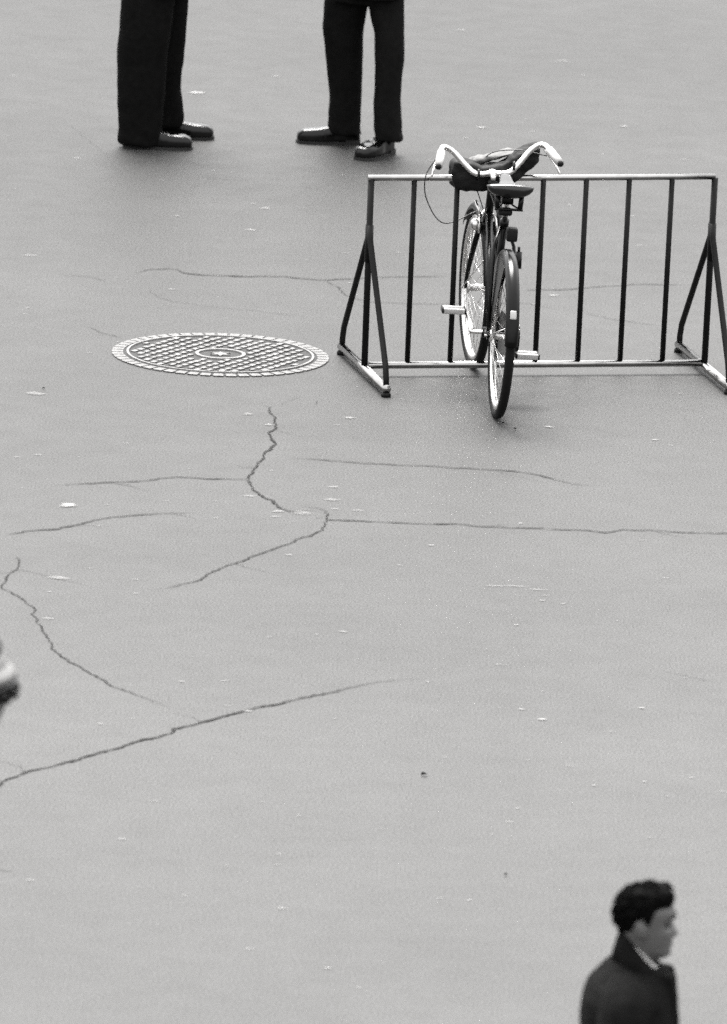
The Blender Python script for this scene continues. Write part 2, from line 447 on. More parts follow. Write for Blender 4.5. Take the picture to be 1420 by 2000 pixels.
rs = random.Random(21)
for k in range(150):                                   # fainter specks trodden into the surface
    y = rs.uniform(40.2, 59.5); x = rs.uniform(-0.031*y, 0.031*y); al = rs.choice((0.3, 0.3, 0.45, 0.6)); key = (k % 5, al)
    if key not in BL: BL[key] = blot_mesh(k % 5, al*0.6)
    w = rs.uniform(0.012, 0.036)
    o = bpy.data.objects.new('pale_spot', BL[key]); COL.objects.link(o); o.parent = ground
    o.location = (x, y, 0.0028); o.scale = (w/2, w*rs.uniform(0.3, 0.8), 1); o.rotation_euler = (0, 0, rs.uniform(-1, 1))
strip_pts = [(0.46, 47.62), (0.54, 47.60), (0.61, 47.61), (0.70, 47.56)]
for q in range(3):
    o = bpy.data.objects.new('pale_spot', BL[(q, 0.45)] if (q, 0.45) in BL else list(BL.values())[0]); COL.objects.link(o); o.parent = ground
    o.location = (*strip_pts[q+1], 0.003); o.scale = (0.055, 0.018, 1)

# ------------------------------------------------------------------ manhole cover
MC = (-0.643, 52.07)
mh = empty('manhole_cover', 'round cast iron manhole cover with a waffle of raised lugs and a toothed rim', 'manhole cover', (MC[0], MC[1], 0))
b = MB(); b.lathe([(0.452, 0.0), (0.452, 0.003), (0.02, 0.003)], seg=96, cap=True); b.build('iron_bed', M['iron_dark'], mh, smooth=False)
b = MB()
for r1, r2, zt in ((0.394, 0.408, 0.010),):
    rings = [[(r*math.cos(t), r*math.sin(t), z) for t in [2*math.pi*k/96 for k in range(96)]] for r, z in ((r1, 0.003), (r1+0.002, zt), (r2-0.002, zt), (r2, 0.003))]
    b.loft(rings, cap=False)
b.build('rim_ring', M['iron'], mh, smooth=False)
b = MB(); NT = 52
a = 2*math.pi/NT*0.40
def wedge(bm_, r1, r2, a0, a1, z0, z1, nseg=2):
    inn = []; 
    for k in range(nseg+1):
        t = lerp(a0, a1, k/nseg)
        inn.append([(r1*math.cos(t), r1*math.sin(t), z0), (r2*math.cos(t), r2*math.sin(t), z0), (r2*math.cos(t), r2*math.sin(t), z1), (r1*math.cos(t), r1*math.sin(t), z1)])
    bm_.loft(inn)
wedge(b, 0.420, 0.470, -a, a, 0.0, 0.006)
tm = b.mesh('rim_tooth', 0.0015); tm.materials.append(M['iron_frame'])
for k in range(NT):
    o = bpy.data.objects.new('rim_tooth', tm); COL.objects.link(o); o.parent = mh; o.rotation_euler = (0, 0, 2*math.pi*k/NT)
b = MB(); b.box((0, 0, 0.0055), (0.0355, 0.0235, 0.009)); lm = b.mesh('lug', 0.002); lm.materials.append(M['iron'])
th = R(61); pit = 0.0505
for i in range(-12, 13):
    for j in range(-12, 13):
        lx, ly = (i+(0.5 if j % 2 else 0))*pit, j*pit*0.92
        x = lx*math.cos(th)-ly*math.sin(th); y = lx*math.sin(th)+ly*math.cos(th); r_ = math.hypot(x, y)
        if r_ < 0.375 and r_ > 0.135:
            o = bpy.data.objects.new('lug', lm); COL.objects.link(o); o.parent = mh; o.location = (x, y, -random.uniform(0, 0.0022)); o.rotation_euler = (random.uniform(-0.03, 0.03), random.uniform(-0.03, 0.03), th+random.uniform(-0.06, 0.06)); q_ = random.uniform(0.86, 1.05); o.scale = (q_, q_*random.uniform(0.9, 1.05), 1)
b = MB()
rings = [[(r*math.cos(t), r*math.sin(t), z) for t in [2*math.pi*k/64 for k in range(64)]] for r, z in ((0.092, 0.003), (0.094, 0.010), (0.110, 0.010), (0.112, 0.003))]
b.loft(rings, cap=False); b.build('centre_ring', M['iron'], mh, smooth=False)
b = MB()
star = []
for k in range(12):
    t = 2*math.pi*k/12; r_ = 0.052 if k % 2 else 0.022; star.append((r_*math.cos(t), r_*math.sin(t)))
b.loft([[(x, y, 0.003) for x, y in star], [(x*0.92, y*0.92, 0.009) for x, y in star]]); b.build('centre_boss', M['iron'], mh, smooth=False)

# ------------------------------------------------------------------ steel bicycle rack
A = Vector((-0.019, 51.735, 0)); B = Vector((1.448, 52.064, 0))
rdir = (B-A).normalized(); rack_rot = math.atan2(rdir.y, rdir.x); RL = (B-A).length
rack = empty('bicycle_rack', 'low steel tube bicycle rack with nine dark uprights and triangular end feet', 'bicycle rack', A, (0, 0, rack_rot))
RZ0, RZ1 = 0.047, 0.866
b = MB(); b.tube([(-0.014, 0, RZ1), (RL*0.5, 0.004, RZ1-0.004), (RL+0.012, 0, RZ1)], 0.0138, 14); b.build('top_rail', M['rail'], rack)
b = MB(); b.tube([(0.016, 0, RZ0), (RL-0.016, 0, RZ0)], 0.0155, 14); b.build('bottom_rail', M['rail'], rack)
for k in range(9):
    b = MB(); x = RL*k/8; r_ = 0.0145 if k in (0, 8) else 0.012
    lean = 0.012*(k/8)
    b.tube([(x, 0, RZ0-0.004), (x+lean*0.5, 0, 0.45), (x+lean, 0, RZ1-0.006)], r_, 12); b.build('upright', M['bar'], rack)
for x, sx in ((0, 0), (RL, 0.012)):
    far, near = 0.475, -0.455
    b = MB(); b.tube([(x, near+0.004, 0.034), (x, far-0.004, 0.034)], 0.019, 14); b.build('foot_bar', M['rail'], rack)
    for yy, s_ in ((far, 1), (near, -1)):
        b = MB(); b.tube([(x+sx*0.7, s_*0.012, 0.66), (x+sx*0.7, s_*0.022, 0.60), (x, yy-s_*0.045, 0.13), (x, yy-s_*0.022, 0.075), (x, yy-s_*0.018, 0.034)], 0.0132, 12); b.build('brace', M['bar'], rack)
        b = MB(); b.lathe([(0.021, 0.0), (0.021, 0.010), (0.017, 0.018)], (x, yy-s_*0.012, 0), 16); b.build('foot_pad', M['rubber'], rack)
    b = MB(); b.tube([(x+sx*0.7, -0.006, 0.50), (x+sx*0.7, 0, 0.66)], 0.018, 10); b.build('gusset', M['bar'], rack)

# ------------------------------------------------------------------ bicycle
YAW, LEAN = R(95.6), R(2.3)
bike = empty('bicycle', 'black roadster bicycle parked in the rack, seen from behind, with white grips', 'bicycle', (0.545, 50.955, 0.0), (LEAN, 0, YAW))
RW = 0.350
def part(mb, name, mt, parent=bike, smooth=True, xf=None, bevel=0):
    if xf is not None: mb.xf(xf)
    return mb.build(name, M[mt] if isinstance(mt, str) else mt, parent, smooth, bevel)
HX, WB = R(68), 1.07
axis = Vector((-math.cos(HX), 0, math.sin(HX)))
pivot = Vector((1.005, 0, RW))
STEER = Matrix.Translation(pivot) @ Matrix.Rotation(R(4.0), 4, axis) @ Matrix.Translation(-pivot)
def torus(mb, R_, r_, c, seg=64, ms=12, fl=1.0):
    rings = []
    for k in range(seg):
        t = 2*math.pi*k/seg
        rings.append([(c[0]+(R_+r_*math.cos(u))*math.cos(t), c[1]+r_*fl*math.sin(u), c[2]+(R_+r_*math.cos(u))*math.sin(t)) for u in [2*math.pi*q/ms for q in range(ms)]])
    vs_ = [[mb.bm.verts.new(p) for p in r] for r in rings]
    for i in range(seg):
        a_, b_ = vs_[i], vs_[(i+1) % seg]
        for q in range(ms):
            j = (q+1) % ms; mb.bm.faces.new((a_[q], a_[j], b_[j], b_[q]))
def wheel(c, xf, front):
    w = bpy.data.objects.new('wheel', None); COL.objects.link(w); w.parent = bike
    b = MB(); torus(b, RW-0.020, 0.020, c, 72, 12); part(b, 'tyre', 'rubber', w, xf=xf)
    b = MB(); pr = [(-0.013, -0.004), (-0.015, -0.020), (-0.008, -0.027), (0.008, -0.027), (0.015, -0.020), (0.013, -0.004)]
    rings = []
    for k in range(73):
        t = 2*math.pi*k/72; rr = RW-0.030
        rings.append([(c[0]+(rr+d)*math.cos(t), c[1]+y, c[2]+(rr+d)*math.sin(t)) for y, d in pr])
    b.loft(rings, cap=False); part(b, 'rim', 'chrome', w, xf=xf)
    b = MB(); hw = 0.036 if front else 0.048
    prof = [(-hw-0.028, 0.005), (-hw-0.006, 0.005), (-hw-0.005, 0.026), (-hw+0.004, 0.026), (-hw+0.008, 0.014), (0, 0.016), (hw-0.008, 0.014), (hw-0.004, 0.026), (hw+0.005, 0.026), (hw+0.006, 0.005), (hw+0.028, 0.005)]
    b.loft([[(c[0]+r*math.cos(t), c[1]+y, c[2]+r*math.sin(t)) for t in [2*math.pi*q/16 for q in range(16)]] for y, r in prof]); part(b, 'hub', 'alu', w, xf=xf)
    NS = 36
    for k in range(NS):
        side = 1 if k % 2 else -1; t = 2*math.pi*(k+0.25)/NS; dt = R(62)*(1 if (k//2) % 2 else -1)
        b = MB()
        p0 = (c[0]+0.024*math.cos(t+dt), c[1]+side*hw, c[2]+0.024*math.sin(t+dt)); p1 = (c[0]+(RW-0.052)*math.cos(t), c[1]+side*0.003, c[2]+(RW-0.052)*math.sin(t))
        b.tube([p0, p1], 0.0013, 4); part(b, 'spoke', 'spoke', w, xf=xf)
    return w
def fender(c, a0, a1, xf, stay=None):
    b = MB(); rings = []
    pr = [(-0.029, -0.016), (-0.028, -0.004), (-0.020, 0.007), (-0.008, 0.0125), (0.008, 0.0125), (0.020, 0.007), (0.028, -0.004), (0.029, -0.016)]
    inner = [(y*0.93, d-0.002) for y, d in reversed(pr)]
    n = 40
    for k in range(n+1):
        t = lerp(a0, a1, k/n); rr = RW+0.008
        rings.append([(c[0]+(rr+d)*math.cos(t), c[1]+y, c[2]+(rr+d)*math.sin(t)) for y, d in pr+inner])
    b.loft(rings, cap=True); f = part(b, 'fender', 'frame', xf=xf)
    for s_ in (-1, 1):
        b = MB(); t = stay; rr = RW+0.004
        b.tube([(c[0], s_*0.062, c[2]), (c[0]+rr*math.cos(t), s_*0.030, c[2]+rr*math.sin(t))], 0.0025, 6); part(b, 'fender_stay', 'chrome', xf=xf)
    return f
I4 = Matrix()
rc, fc = (0, 0, RW), (WB, 0, RW)
wheel(rc, I4, False); wheel(fc, STEER, True)
rf = fender(rc, R(35), R(176), I4, R(164)); fender(fc, R(42), R(168), STEER, R(150))
b = MB(); t = R(155); b.box((rc[0]+(RW+0.024)*math.cos(t), 0, rc[2]+(RW+0.024)*math.sin(t)), (0.008, 0.026, 0.038), Matrix.Rotation(-(t-math.pi), 3, 'Y')); part(b, 'rear_reflector', 'white', rf, bevel=0.004)
# dark coat guards over the upper front of the rear wheel
for s_ in (-1, 1):
    b = MB(); rings = []
    for k in range(15):
        t = lerp(R(28), R(112), k/14)
        rings.append([(r_*math.cos(t), s_*yy, RW+r_*math.sin(t)) for r_, yy in ((0.06, 0.054), (0.342, 0.031), (0.342, 0.029), (0.06, 0.051))])
    b.loft(rings); part(b, 'coat_guard', 'frame', smooth=False)
# frame
BBp, ST, HB, HT = Vector((0.455, 0, 0.275)), Vector((0.255, 0, 0.80)), Vector((0.872, 0, 0.690)), Vector((0.805, 0, 0.860))
b = MB()
b.tube([BBp, ST], 0.0155, 12); b.tube([HB, HT], 0.0185, 12); b.tube([ST+Vector((0.008, 0, -0.02)), HT+Vector((0.006, 0, -0.03))], 0.0145, 12)
b.tube([BBp, HB+Vector((-0.012, 0, 0.035))], 0.0165, 12); b.tube([BBp-Vector((0, 0.036, 0)), BBp+Vector((0, 0.036, 0))], 0.023, 14)
for s_ in (-1, 1):
    b.tube([BBp+Vector((-0.03, s_*0.022, 0)), (0.30, s_*0.035, 0.31), (0.0, s_*0.062, RW)], 0.0095, 10)
    b.tube([ST+Vector((0, s_*0.016, -0.03)), (0.20, s_*0.042, 0.70), (0.0, s_*0.062, RW)], 0.0075, 10)
    b.box((0, s_*0.062, RW), (0.034, 0.007, 0.034))
    for p_ in (HB, HT): pass
b.tube([HB-axis*0.012, HB+axis*0.02], 0.023, 12); b.tube([HT-axis*0.02, HT+axis*0.012], 0.023, 12); b.tube([ST-Vector((-0.008, 0, 0.03)), ST+Vector((0, 0, 0.004))], 0.020, 12)
part(b, 'frame', 'frame')
b = MB()
for s_ in (-1, 1):
    b.tube([HB-axis*0.03+Vector((0, s_*0.030, 0)), HB-axis*0.12+Vector((0.0, s_*0.042, 0)), (1.01, s_*0.047, 0.46), (WB-0.012, s_*0.049, RW+0.03), (WB, s_*0.049, RW)], [0.012, 0.0125, 0.011, 0.008, 0.007], 10)
b.tube([HB-axis*0.03+Vector((0, -0.036, 0)), HB-axis*0.03+Vector((0, 0.036, 0))], 0.016, 12); b.tube([HB-axis*0.03, HB], 0.017, 10)
part(b, 'fork', 'frame', xf=STEER)
# seat post, saddle, tool bag
b = MB(); b.tube([ST, ST+(ST-BBp).normalized()*0.115], 0.0125, 12); part(b, 'seat_post', 'chrome')
SP = ST+(ST-BBp).normalized()*0.115
prof = [(-0.118, 0.070, 0.010, 0.030), (-0.108, 0.094, 0.018, 0.046), (-0.080, 0.102, 0.016, 0.052), (-0.03, 0.076, 0.002, 0.046), (0.02, 0.046, -0.002, 0.036), (0.07, 0.030, 0.008, 0.034), (0.12, 0.025, 0.018, 0.034), (0.155, 0.022, 0.022, 0.030), (0.17, 0.013, 0.016, 0.018)]
b = MB(); rings = []
for x, w_, z_, d_ in prof:
    row = []
    for q in range(20):
        u = 2*math.pi*q/20; yy = math.cos(u)*w_; zz = math.sin(u)
        row.append((SP.x+x, yy, SP.z+0.045+z_+(zz*0.012 if zz > 0 else zz*d_)))
    rings.append(row)
b.loft(rings); sad = part(b, 'saddle', 'leather')
b = MB()
for s_ in (-1, 1):
    b.tube([(SP.x-0.075, s_*0.048, SP.z-0.036), (SP.x-0.076, s_*0.050, SP.z-0.01), (SP.x-0.075, s_*0.052, SP.z+0.02)], 0.011, 8)
    b.tube([(SP.x-0.075, s_*0.048, SP.z-0.036), (SP.x+0.0, s_*0.022, SP.z-0.03), (SP.x+0.15, s_*0.01, SP.z+0.02)], 0.004, 6)
b.tube([(SP.x-0.08, -0.060, SP.z-0.037), (SP.x-0.08, 0.060, SP.z-0.037)], 0.006, 8)
part(b, 'saddle_spring', 'frame', sad)
b = MB(); b.box((SP.x-0.005, 0, SP.z-0.012), (0.04, 0.05, 0.03)); part(b, 'saddle_clamp', 'frame', sad, bevel=0.006)
b = MB(); b.box((SP.x-0.05, 0.012, SP.z-0.052), (0.06, 0.06, 0.03)); part(b, 'tool_roll', 'bag', sad, bevel=0.012)
# crank, chain case, pedals
ANG = R(20)
b = MB(); seg = 44; out = []
for k in range(seg):
    t = 2*math.pi*k/seg
    if -math.pi/2 <= (t if t <= math.pi else t-2*math.pi) <= math.pi/2: p_ = (BBp.x+0.098*math.cos(t), BBp.z+0.098*math.sin(t))
    else: p_ = (0.0+0.062*math.cos(t), RW+0.062*math.sin(t))
    out.append(p_)
b.loft([[(x*1.0, -0.050, z) for x, z in out], [(x, -0.046, z) for x, z in out]] if False else [[(x, -0.068, z) for x, z in out], [(x, -0.044, z) for x, z in out]]); part(b, 'chain_case', 'frame', smooth=False, bevel=0.003)
b = MB(); b.tube([BBp+Vector((0, -0.085, 0)), BBp+Vector((0, 0.085, 0))], 0.009, 10); part(b, 'crank_axle', 'chrome')
for s_ in (1, -1):
    d_ = Vector((math.cos(ANG), 0, math.sin(ANG)))*s_*0.17
    e_ = BBp+d_+Vector((0, s_*0.09, 0))
    b = MB(); b.tube([BBp+Vector((0, s_*0.078, 0)), BBp+d_*0.5+Vector((0, s_*0.082, 0)), e_], [0.014, 0.010, 0.011], 10, flat=0.7); part(b, 'crank_arm', 'chrome')
    pc = e_+Vector((0, s_*0.056, 0)); b = MB(); b.tube([e_, e_+Vector((0, s_*0.106, 0))], 0.006, 8)
    ped = part(b, 'pedal', 'chrome')
    for q in (-1, 1):
        b = MB(); b.box(pc+Vector((q*0.027, 0, 0)), (0.028, 0.092, 0.024)); part(b, 'pedal_block', 'white', ped, bevel=0.005)
    for q in (-1, 1):
        b = MB(); b.box(pc+Vector((0, q*0.049, 0)), (0.088, 0.004, 0.022)); part(b, 'pedal_plate', 'frame', ped)
# handlebar
HC = HT+axis*0.040+Vector((0.03, 0, 0))
b = MB(); b.tube([HT+axis*0.0, HT+axis*0.038], 0.0115, 12); b.tube([HT+axis*0.032, HC], 0.0125, 12); b.ball(HC, (0.020, 0.024, 0.020), 12); part(b, 'stem', 'chrome', xf=STEER)
def bez(pts, n):
    out = []
    P = [Vector(p) for p in pts]
    P = [P[0]*2-P[1]]+P+[P[-1]*2-P[-2]]
    for i in range(1, len(P)-2):
        for k in range(n):
            t = k/n; p0, p1, p2, p3 = P[i-1:i+3]
            out.append(0.5*((2*p1)+(-p0+p2)*t+(2*p0-5*p1+4*p2-p3)*t*t+(-p0+3*p1-3*p2+p3)*t**3))
    out.append(P[-2]); return out
half = [(0, 0, 0), (0.004, 0.07, 0.0), (0.020, 0.115, 0.035), (0.035, 0.165, 0.088), (0.028, 0.205, 0.114), (-0.004, 0.226, 0.114), (-0.06, 0.238, 0.100), (-0.150, 0.260, 0.072)]
TIL = 0.045
half2 = half
full = [(x, -y, z) for x, y, z in reversed(half[1:])] + half
full = [(x, y, z-TIL*y) for x, y, z in full]
cl = [HC+p for p in bez(full, 8)]
b = MB(); b.tube(cl, 0.0128, 12); hb = part(b, 'handlebar', 'chrome', xf=STEER)
for s_ in (-1, 1):
    b = MB(); pts = [HC+Vector((x, s_*y, z-TIL*s_*y)) for x, y, z in ((-0.040, 0.234, 0.1055), (-0.07, 0.2405, 0.097), (-0.115, 0.2515, 0.083), (-0.160, 0.2625, 0.069))]
    b.tube(pts, [0.0175, 0.0185, 0.0185, 0.0175], 14); gr = part(b, 'grip', 'grip', hb, xf=STEER)
    b = MB(); b.ball(HC+Vector((-0.166, s_*0.264, 0.067-TIL*s_*0.264)), 0.0135, 12); part(b, 'grip_end', 'rubber', gr, xf=STEER)
    b = MB(); b.tube([HC+Vector((0.015, s_*0.222, 0.100-TIL*s_*0.22)), HC+Vector((0.005, s_*0.240, 0.076-TIL*s_*0.22)), HC+Vector((-0.05, s_*0.262, 0.045-TIL*s_*0.22)), HC+Vector((-0.09, s_*0.278, 0.010-TIL*s_*0.22))], [0.006, 0.006, 0.005, 0.005], 8); part(b, 'brake_lever', 'chrome', hb, xf=STEER)
b = MB(); b.tube(bez([HC+Vector((0.0, 0.240, 0.07)), HC+Vector((0.02, 0.285, -0.02)), HC+Vector((0.05, 0.27, -0.13)), HC+Vector((0.05, 0.19, -0.23)), HB+Vector((0.08, 0.03, 0.02))], 8), 0.0027, 6); part(b, 'brake_cable', 'cable', xf=STEER)
b = MB(); b.tube(bez([HC+Vector((0.01, -0.235, 0.08)), HC+Vector((0.08, -0.12, 0.09)), HC+Vector((0.12, 0.0, 0.06)), HC+Vector((0.11, 0.05, -0.05)), HB+Vector((0.05, 0.01, 0.02))], 8), 0.0027, 6); part(b, 'brake_cable', 'cable', xf=STEER)
# front brake bridge, lamp bracket, lamp
FB = HB-axis*0.03
b = MB()
for s_ in (-1, 1):
    b.tube([FB+Vector((0.02, s_*0.008, 0.06)), FB+Vector((0.0, s_*0.035, 0.03)), FB+Vector((-0.035, s_*0.040, -0.03))], 0.006, 8)
b.tube([FB+Vector((0.03, 0.05, 0.10)), FB+Vector((0.0, 0.03, 0.035))], 0.007, 8)
part(b, 'front_brake', 'chrome', xf=STEER)
b = MB(); b.ball(FB+Vector((0.0, 0.052, 0.0)), (0.026, 0.022, 0.028), 16); part(b, 'dynamo', 'chrome', xf=STEER)
b = MB(); b.tube([(0.075, -0.05, 0.63), (0.09, -0.052, 0.70)], [0.017, 0.014], 12); b.tube([(0.09, -0.052, 0.70), (0.095, -0.052, 0.72)], 0.006, 8); part(b, 'rear_lamp', 'frame')
b = MB(); b.box((0.17, -0.026, 0.758), (0.06, 0.046, 0.058)); part(b, 'frame_bag', 'bag', bevel=0.01)

# ------------------------------------------------------------------ bag slung on the handlebar
mw = bike.matrix_basis.copy()
bagloc = Matrix.LocRotScale(bike.location, bike.rotation_euler, None) @ STEER @ HC
bag = empty('handlebar_bag', 'dark soft canvas bag slung under the bicycle handlebar', 'bag', bagloc, (R(2.3), 0, YAW+R(4)))
def bag_fn(c, nrm):
    return c + nrm*(0.012*noise.noise(c*14)+0.006*noise.noise(c*38+Vector((3, 1, 7))))
b = MB(); rings = []
for y, zc, hh, xc, dd in ((0.165, -0.016, 0.050, 0.085, 0.035), (0.150, -0.018, 0.064, 0.085, 0.05), (0.10, -0.026, 0.064, 0.085, 0.06), (0.03, -0.034, 0.056, 0.085, 0.06), (-0.05, -0.018, 0.058, 0.09, 0.06), (-0.12, 0.024, 0.062, 0.095, 0.06), (-0.18, 0.066, 0.058, 0.10, 0.05), (-0.212, 0.092, 0.040, 0.10, 0.035)):
    rings.append([(xc+px_, y, zc+pz_) for px_, pz_, _ in [(q[0], q[1], 0) for q in ell(0, 0, 0, dd, hh, 22, 4.0)]])
b.loft(rings)
me = fuse(b, 'bag_body', 0.008, 3, bag_fn); link('bag_body', me, M['bag'], bag)
b = MB(); rings = []
for y, z_ in ((0.10, -0.005), (0.06, 0.022), (0.0, 0.040), (-0.08, 0.062), (-0.13, 0.066)):
    rings.append([(0.15+px_, y, z_+pz_) for px_, pz_, _ in ell(0, 0, 0, 0.045, 0.014, 14, 2.6)])
b.loft(rings); link('bag_flap', fuse(b, 'bag_flap', 0.006, 3, bag_fn), M['bag_pale'], bag)
for y_, z_ in ((0.06, -0.01), (-0.09, 0.03)):
    b = MB(); b.tube([(0.03, y_, z_-0.03), (-0.012, y_, z_-0.004), (-0.004, y_, z_+0.026), (0.05, y_, z_+0.01)], 0.006, 8, flat=0.5); b.build('bag_strap', M['leather'], bag)

# ------------------------------------------------------------------ people
def head_rings(nz_=44, n=48):
    XF = [(-0.122, 0.035), (-0.116, 0.064), (-0.104, 0.083), (-0.092, 0.0795), (-0.080, 0.080), (-0.074, 0.0785), (-0.066, 0.0835), (-0.055, 0.082), (-0.04, 0.083), (-0.02, 0.080), (-0.005, 0.080), (0.012, 0.0885), (0.03, 0.0875), (0.05, 0.080), (0.07, 0.064), (0.088, 0.040), (0.1, 0.006)]
    XB = [(-0.122, -0.035), (-0.09, -0.052), (-0.05, -0.064), (-0.02, -0.072), (0.02, -0.083), (0.05, -0.079), (0.075, -0.062), (0.09, -0.040), (0.1, -0.006)]
    WD = [(-0.122, 0.028), (-0.11, 0.044), (-0.09, 0.055), (-0.06, 0.0625), (-0.03, 0.068), (0.0, 0.071), (0.03, 0.074), (0.055, 0.068), (0.075, 0.054), (0.09, 0.032), (0.1, 0.005)]
    rings = []
    for i in range(nz_+1):
        z = lerp(-0.122, 0.1, i/nz_); xf_, xb_, w_ = interp(XF, z), interp(XB, z), interp(WD, z)
        row = []
        for k in range(n):
            t = 2*math.pi*k/n; c, s_ = math.cos(t), math.sin(t)
            x = (xf_ if c > 0 else -xb_)*math.copysign(abs(c)**0.85, c); y = w_*math.copysign(abs(s_)**0.9, s_)
            if c > 0:
                g_ = lambda yy, zz, sy, sz: math.exp(-((abs(y)-yy)/sy)**2-((z-zz)/sz)**2)
                x -= 0.019*g_(0.031, -0.006, 0.015, 0.012)
                x += 0.004*g_(0.030, 0.016, 0.022, 0.007)
                x += 0.005*g_(0.040, -0.035, 0.018, 0.016)
                x += 0.004*g_(0, -0.066, 0.02, 0.005) + 0.003*g_(0, -0.080, 0.018, 0.005)
            row.append((x, y, z))
        rings.append(row)
    return rings
def add_head(mb, mt):
    b = MB(); b.loft(head_rings())
    # nose, ears
    b.loft([[(x-0.012+dx, dy, z) for dx, dy in ((0.012, 0), (0.006, w_*0.7), (-0.008, w_), (-0.008, -w_), (0.006, -w_*0.7))] for x, w_, z in ((0.081, 0.007, 0.002), (0.088, 0.009, -0.014), (0.095, 0.011, -0.028), (0.103, 0.015, -0.040), (0.098, 0.016, -0.048), (0.086, 0.011, -0.055))])
    for s_ in (-1, 1):
        vs_ = b.ball((0, 0, 0), (0.018, 0.008, 0.031), 14)
        bmesh.ops.transform(b.bm, matrix=Matrix.Translation((-0.014, s_*0.075, -0.020)) @ Matrix.Rotation(R(-14), 4, 'Y') @ Matrix.Rotation(R(s_*22), 4, 'Z'), verts=vs_)
    b.xf(mt); me = b.mesh('h'); mb.bm.from_mesh(me); bpy.data.meshes.remove(me)
def hair_part(mt, parent, quiff=1.0, name='hair'):
    """a cap of hair grown outwards from the skull, thin at the hairline"""
    rg = head_rings(60, 72); b = MB()
    fr = [(-0.10, -0.043), (-0.075, -0.040), (-0.045, -0.030), (-0.03, -0.010), (-0.02, 0.012), (-0.002, 0.014), (0.002, -0.018), (0.013, -0.018), (0.017, 0.000), (0.022, 0.026), (0.032, 0.042), (0.048, 0.046), (0.07, 0.047), (0.1, 0.047)]
    grid = []
    for row in rg:
        gr_ = []
        for p in row:
            p = Vector(p); line = interp(fr, p.x); d = p.z-line
            k = max(-1.0, min(1.0, d/0.022))
            nrm = Vector((p.x*0.9, p.y*1.2, p.z*1.0+0.01)).normalized()
            th_ = 0.007 + 0.005*max(0, (p.z-0.03)/0.07) + 0.024*quiff*math.exp(-((p.x-0.056)/0.032)**2-((p.z-0.082)/0.032)**2)
            th_ += 0.006*noise.noise(p*34)+0.004*noise.noise(Vector((p.x*30, p.y*150, p.z*60)))
            q = p+nrm*(th_*k if k > 0 else 0.012*k)
            if quiff and p.x > 0.02 and p.z > 0.035: q += Vector((0.012, 0, -0.003))*quiff*max(0, k)*min(1, (p.x-0.02)/0.03)
            q.x = min(q.x, interp([(0.04, 0.086), (0.06, 0.091), (0.085, 0.078), (0.108, 0.058), (0.122, 0.030)], q.z))
            gr_.append((q, d))
        grid.append(gr_)
    vs_ = [[b.bm.verts.new(q) for q, d in r] for r in grid]
    for i in range(len(vs_)-1):
        for k in range(72):
            j = (k+1) % 72
            if max(grid[i][k][1], grid[i][j][1], grid[i+1][k][1], grid[i+1][j][1]) > -0.008:
                b.bm.faces.new((vs_[i][k], vs_[i][j], vs_[i+1][j], vs_[i+1][k]))
    b.bm.faces.new(vs_[-1])
    rs = random.Random(5)
    for _ in range(420):                                  # combed locks lying on the mass of hair
        i = rs.randrange(len(grid)//3, len(grid)-1); k = rs.randrange(72); q, d = grid[i][k]
        if d < 0.012: continue
        nrm = Vector((q.x*0.9, q.y*1.2, q.z+0.01)).normalized()
        di = Vector((-0.85, rs.uniform(-0.25, 0.25), -0.35+0.5*(q.z > 0.07)))
        if q.x > 0.05: di = Vector((0.3, rs.uniform(-0.4, 0.4), 0.5))
        di = (di-nrm*di.dot(nrm)).normalized(); Ln = rs.uniform(0.02, 0.042); lf = rs.uniform(0.0, 0.0025)
        b.tube([q-nrm*0.004, q+di*Ln*0.35+nrm*(lf+0.001), q+di*Ln*0.7+nrm*(lf-Ln*0.10), q+di*Ln+nrm*(lf-Ln*0.30)], [0.003, 0.0034, 0.0026, 0.0008], 5)
    bmesh.ops.delete(b.bm, geom=[v for v in b.bm.verts if not v.link_faces], context='VERTS')
    b.xf(mt); return b.build(name, M['hair'], parent)
def face_parts(mt, parent):
    for s_ in (-1, 1):
        b = MB(); b.ball((0.066, s_*0.031, -0.008), 0.0118, 12); b.xf(mt); b.build('eye', M['eye'], parent)
        b = MB(); b.tube([(0.084, s_*0.012, 0.012), (0.0875, s_*0.028, 0.018), (0.077, s_*0.047, 0.013)], [0.004, 0.0065, 0.004], 8, flat=0.8); b.xf(mt); b.build('eyebrow', M['hair'], parent)
    b = MB(); b.tube([(0.070, -0.027, -0.0765), (0.0805, -0.012, -0.0735), (0.0825, 0, -0.0735), (0.0805, 0.012, -0.0735), (0.070, 0.027, -0.0765)], [0.002, 0.003, 0.003, 0.003, 0.002], 8); b.xf(mt); b.build('mouth', M['lip'], parent)
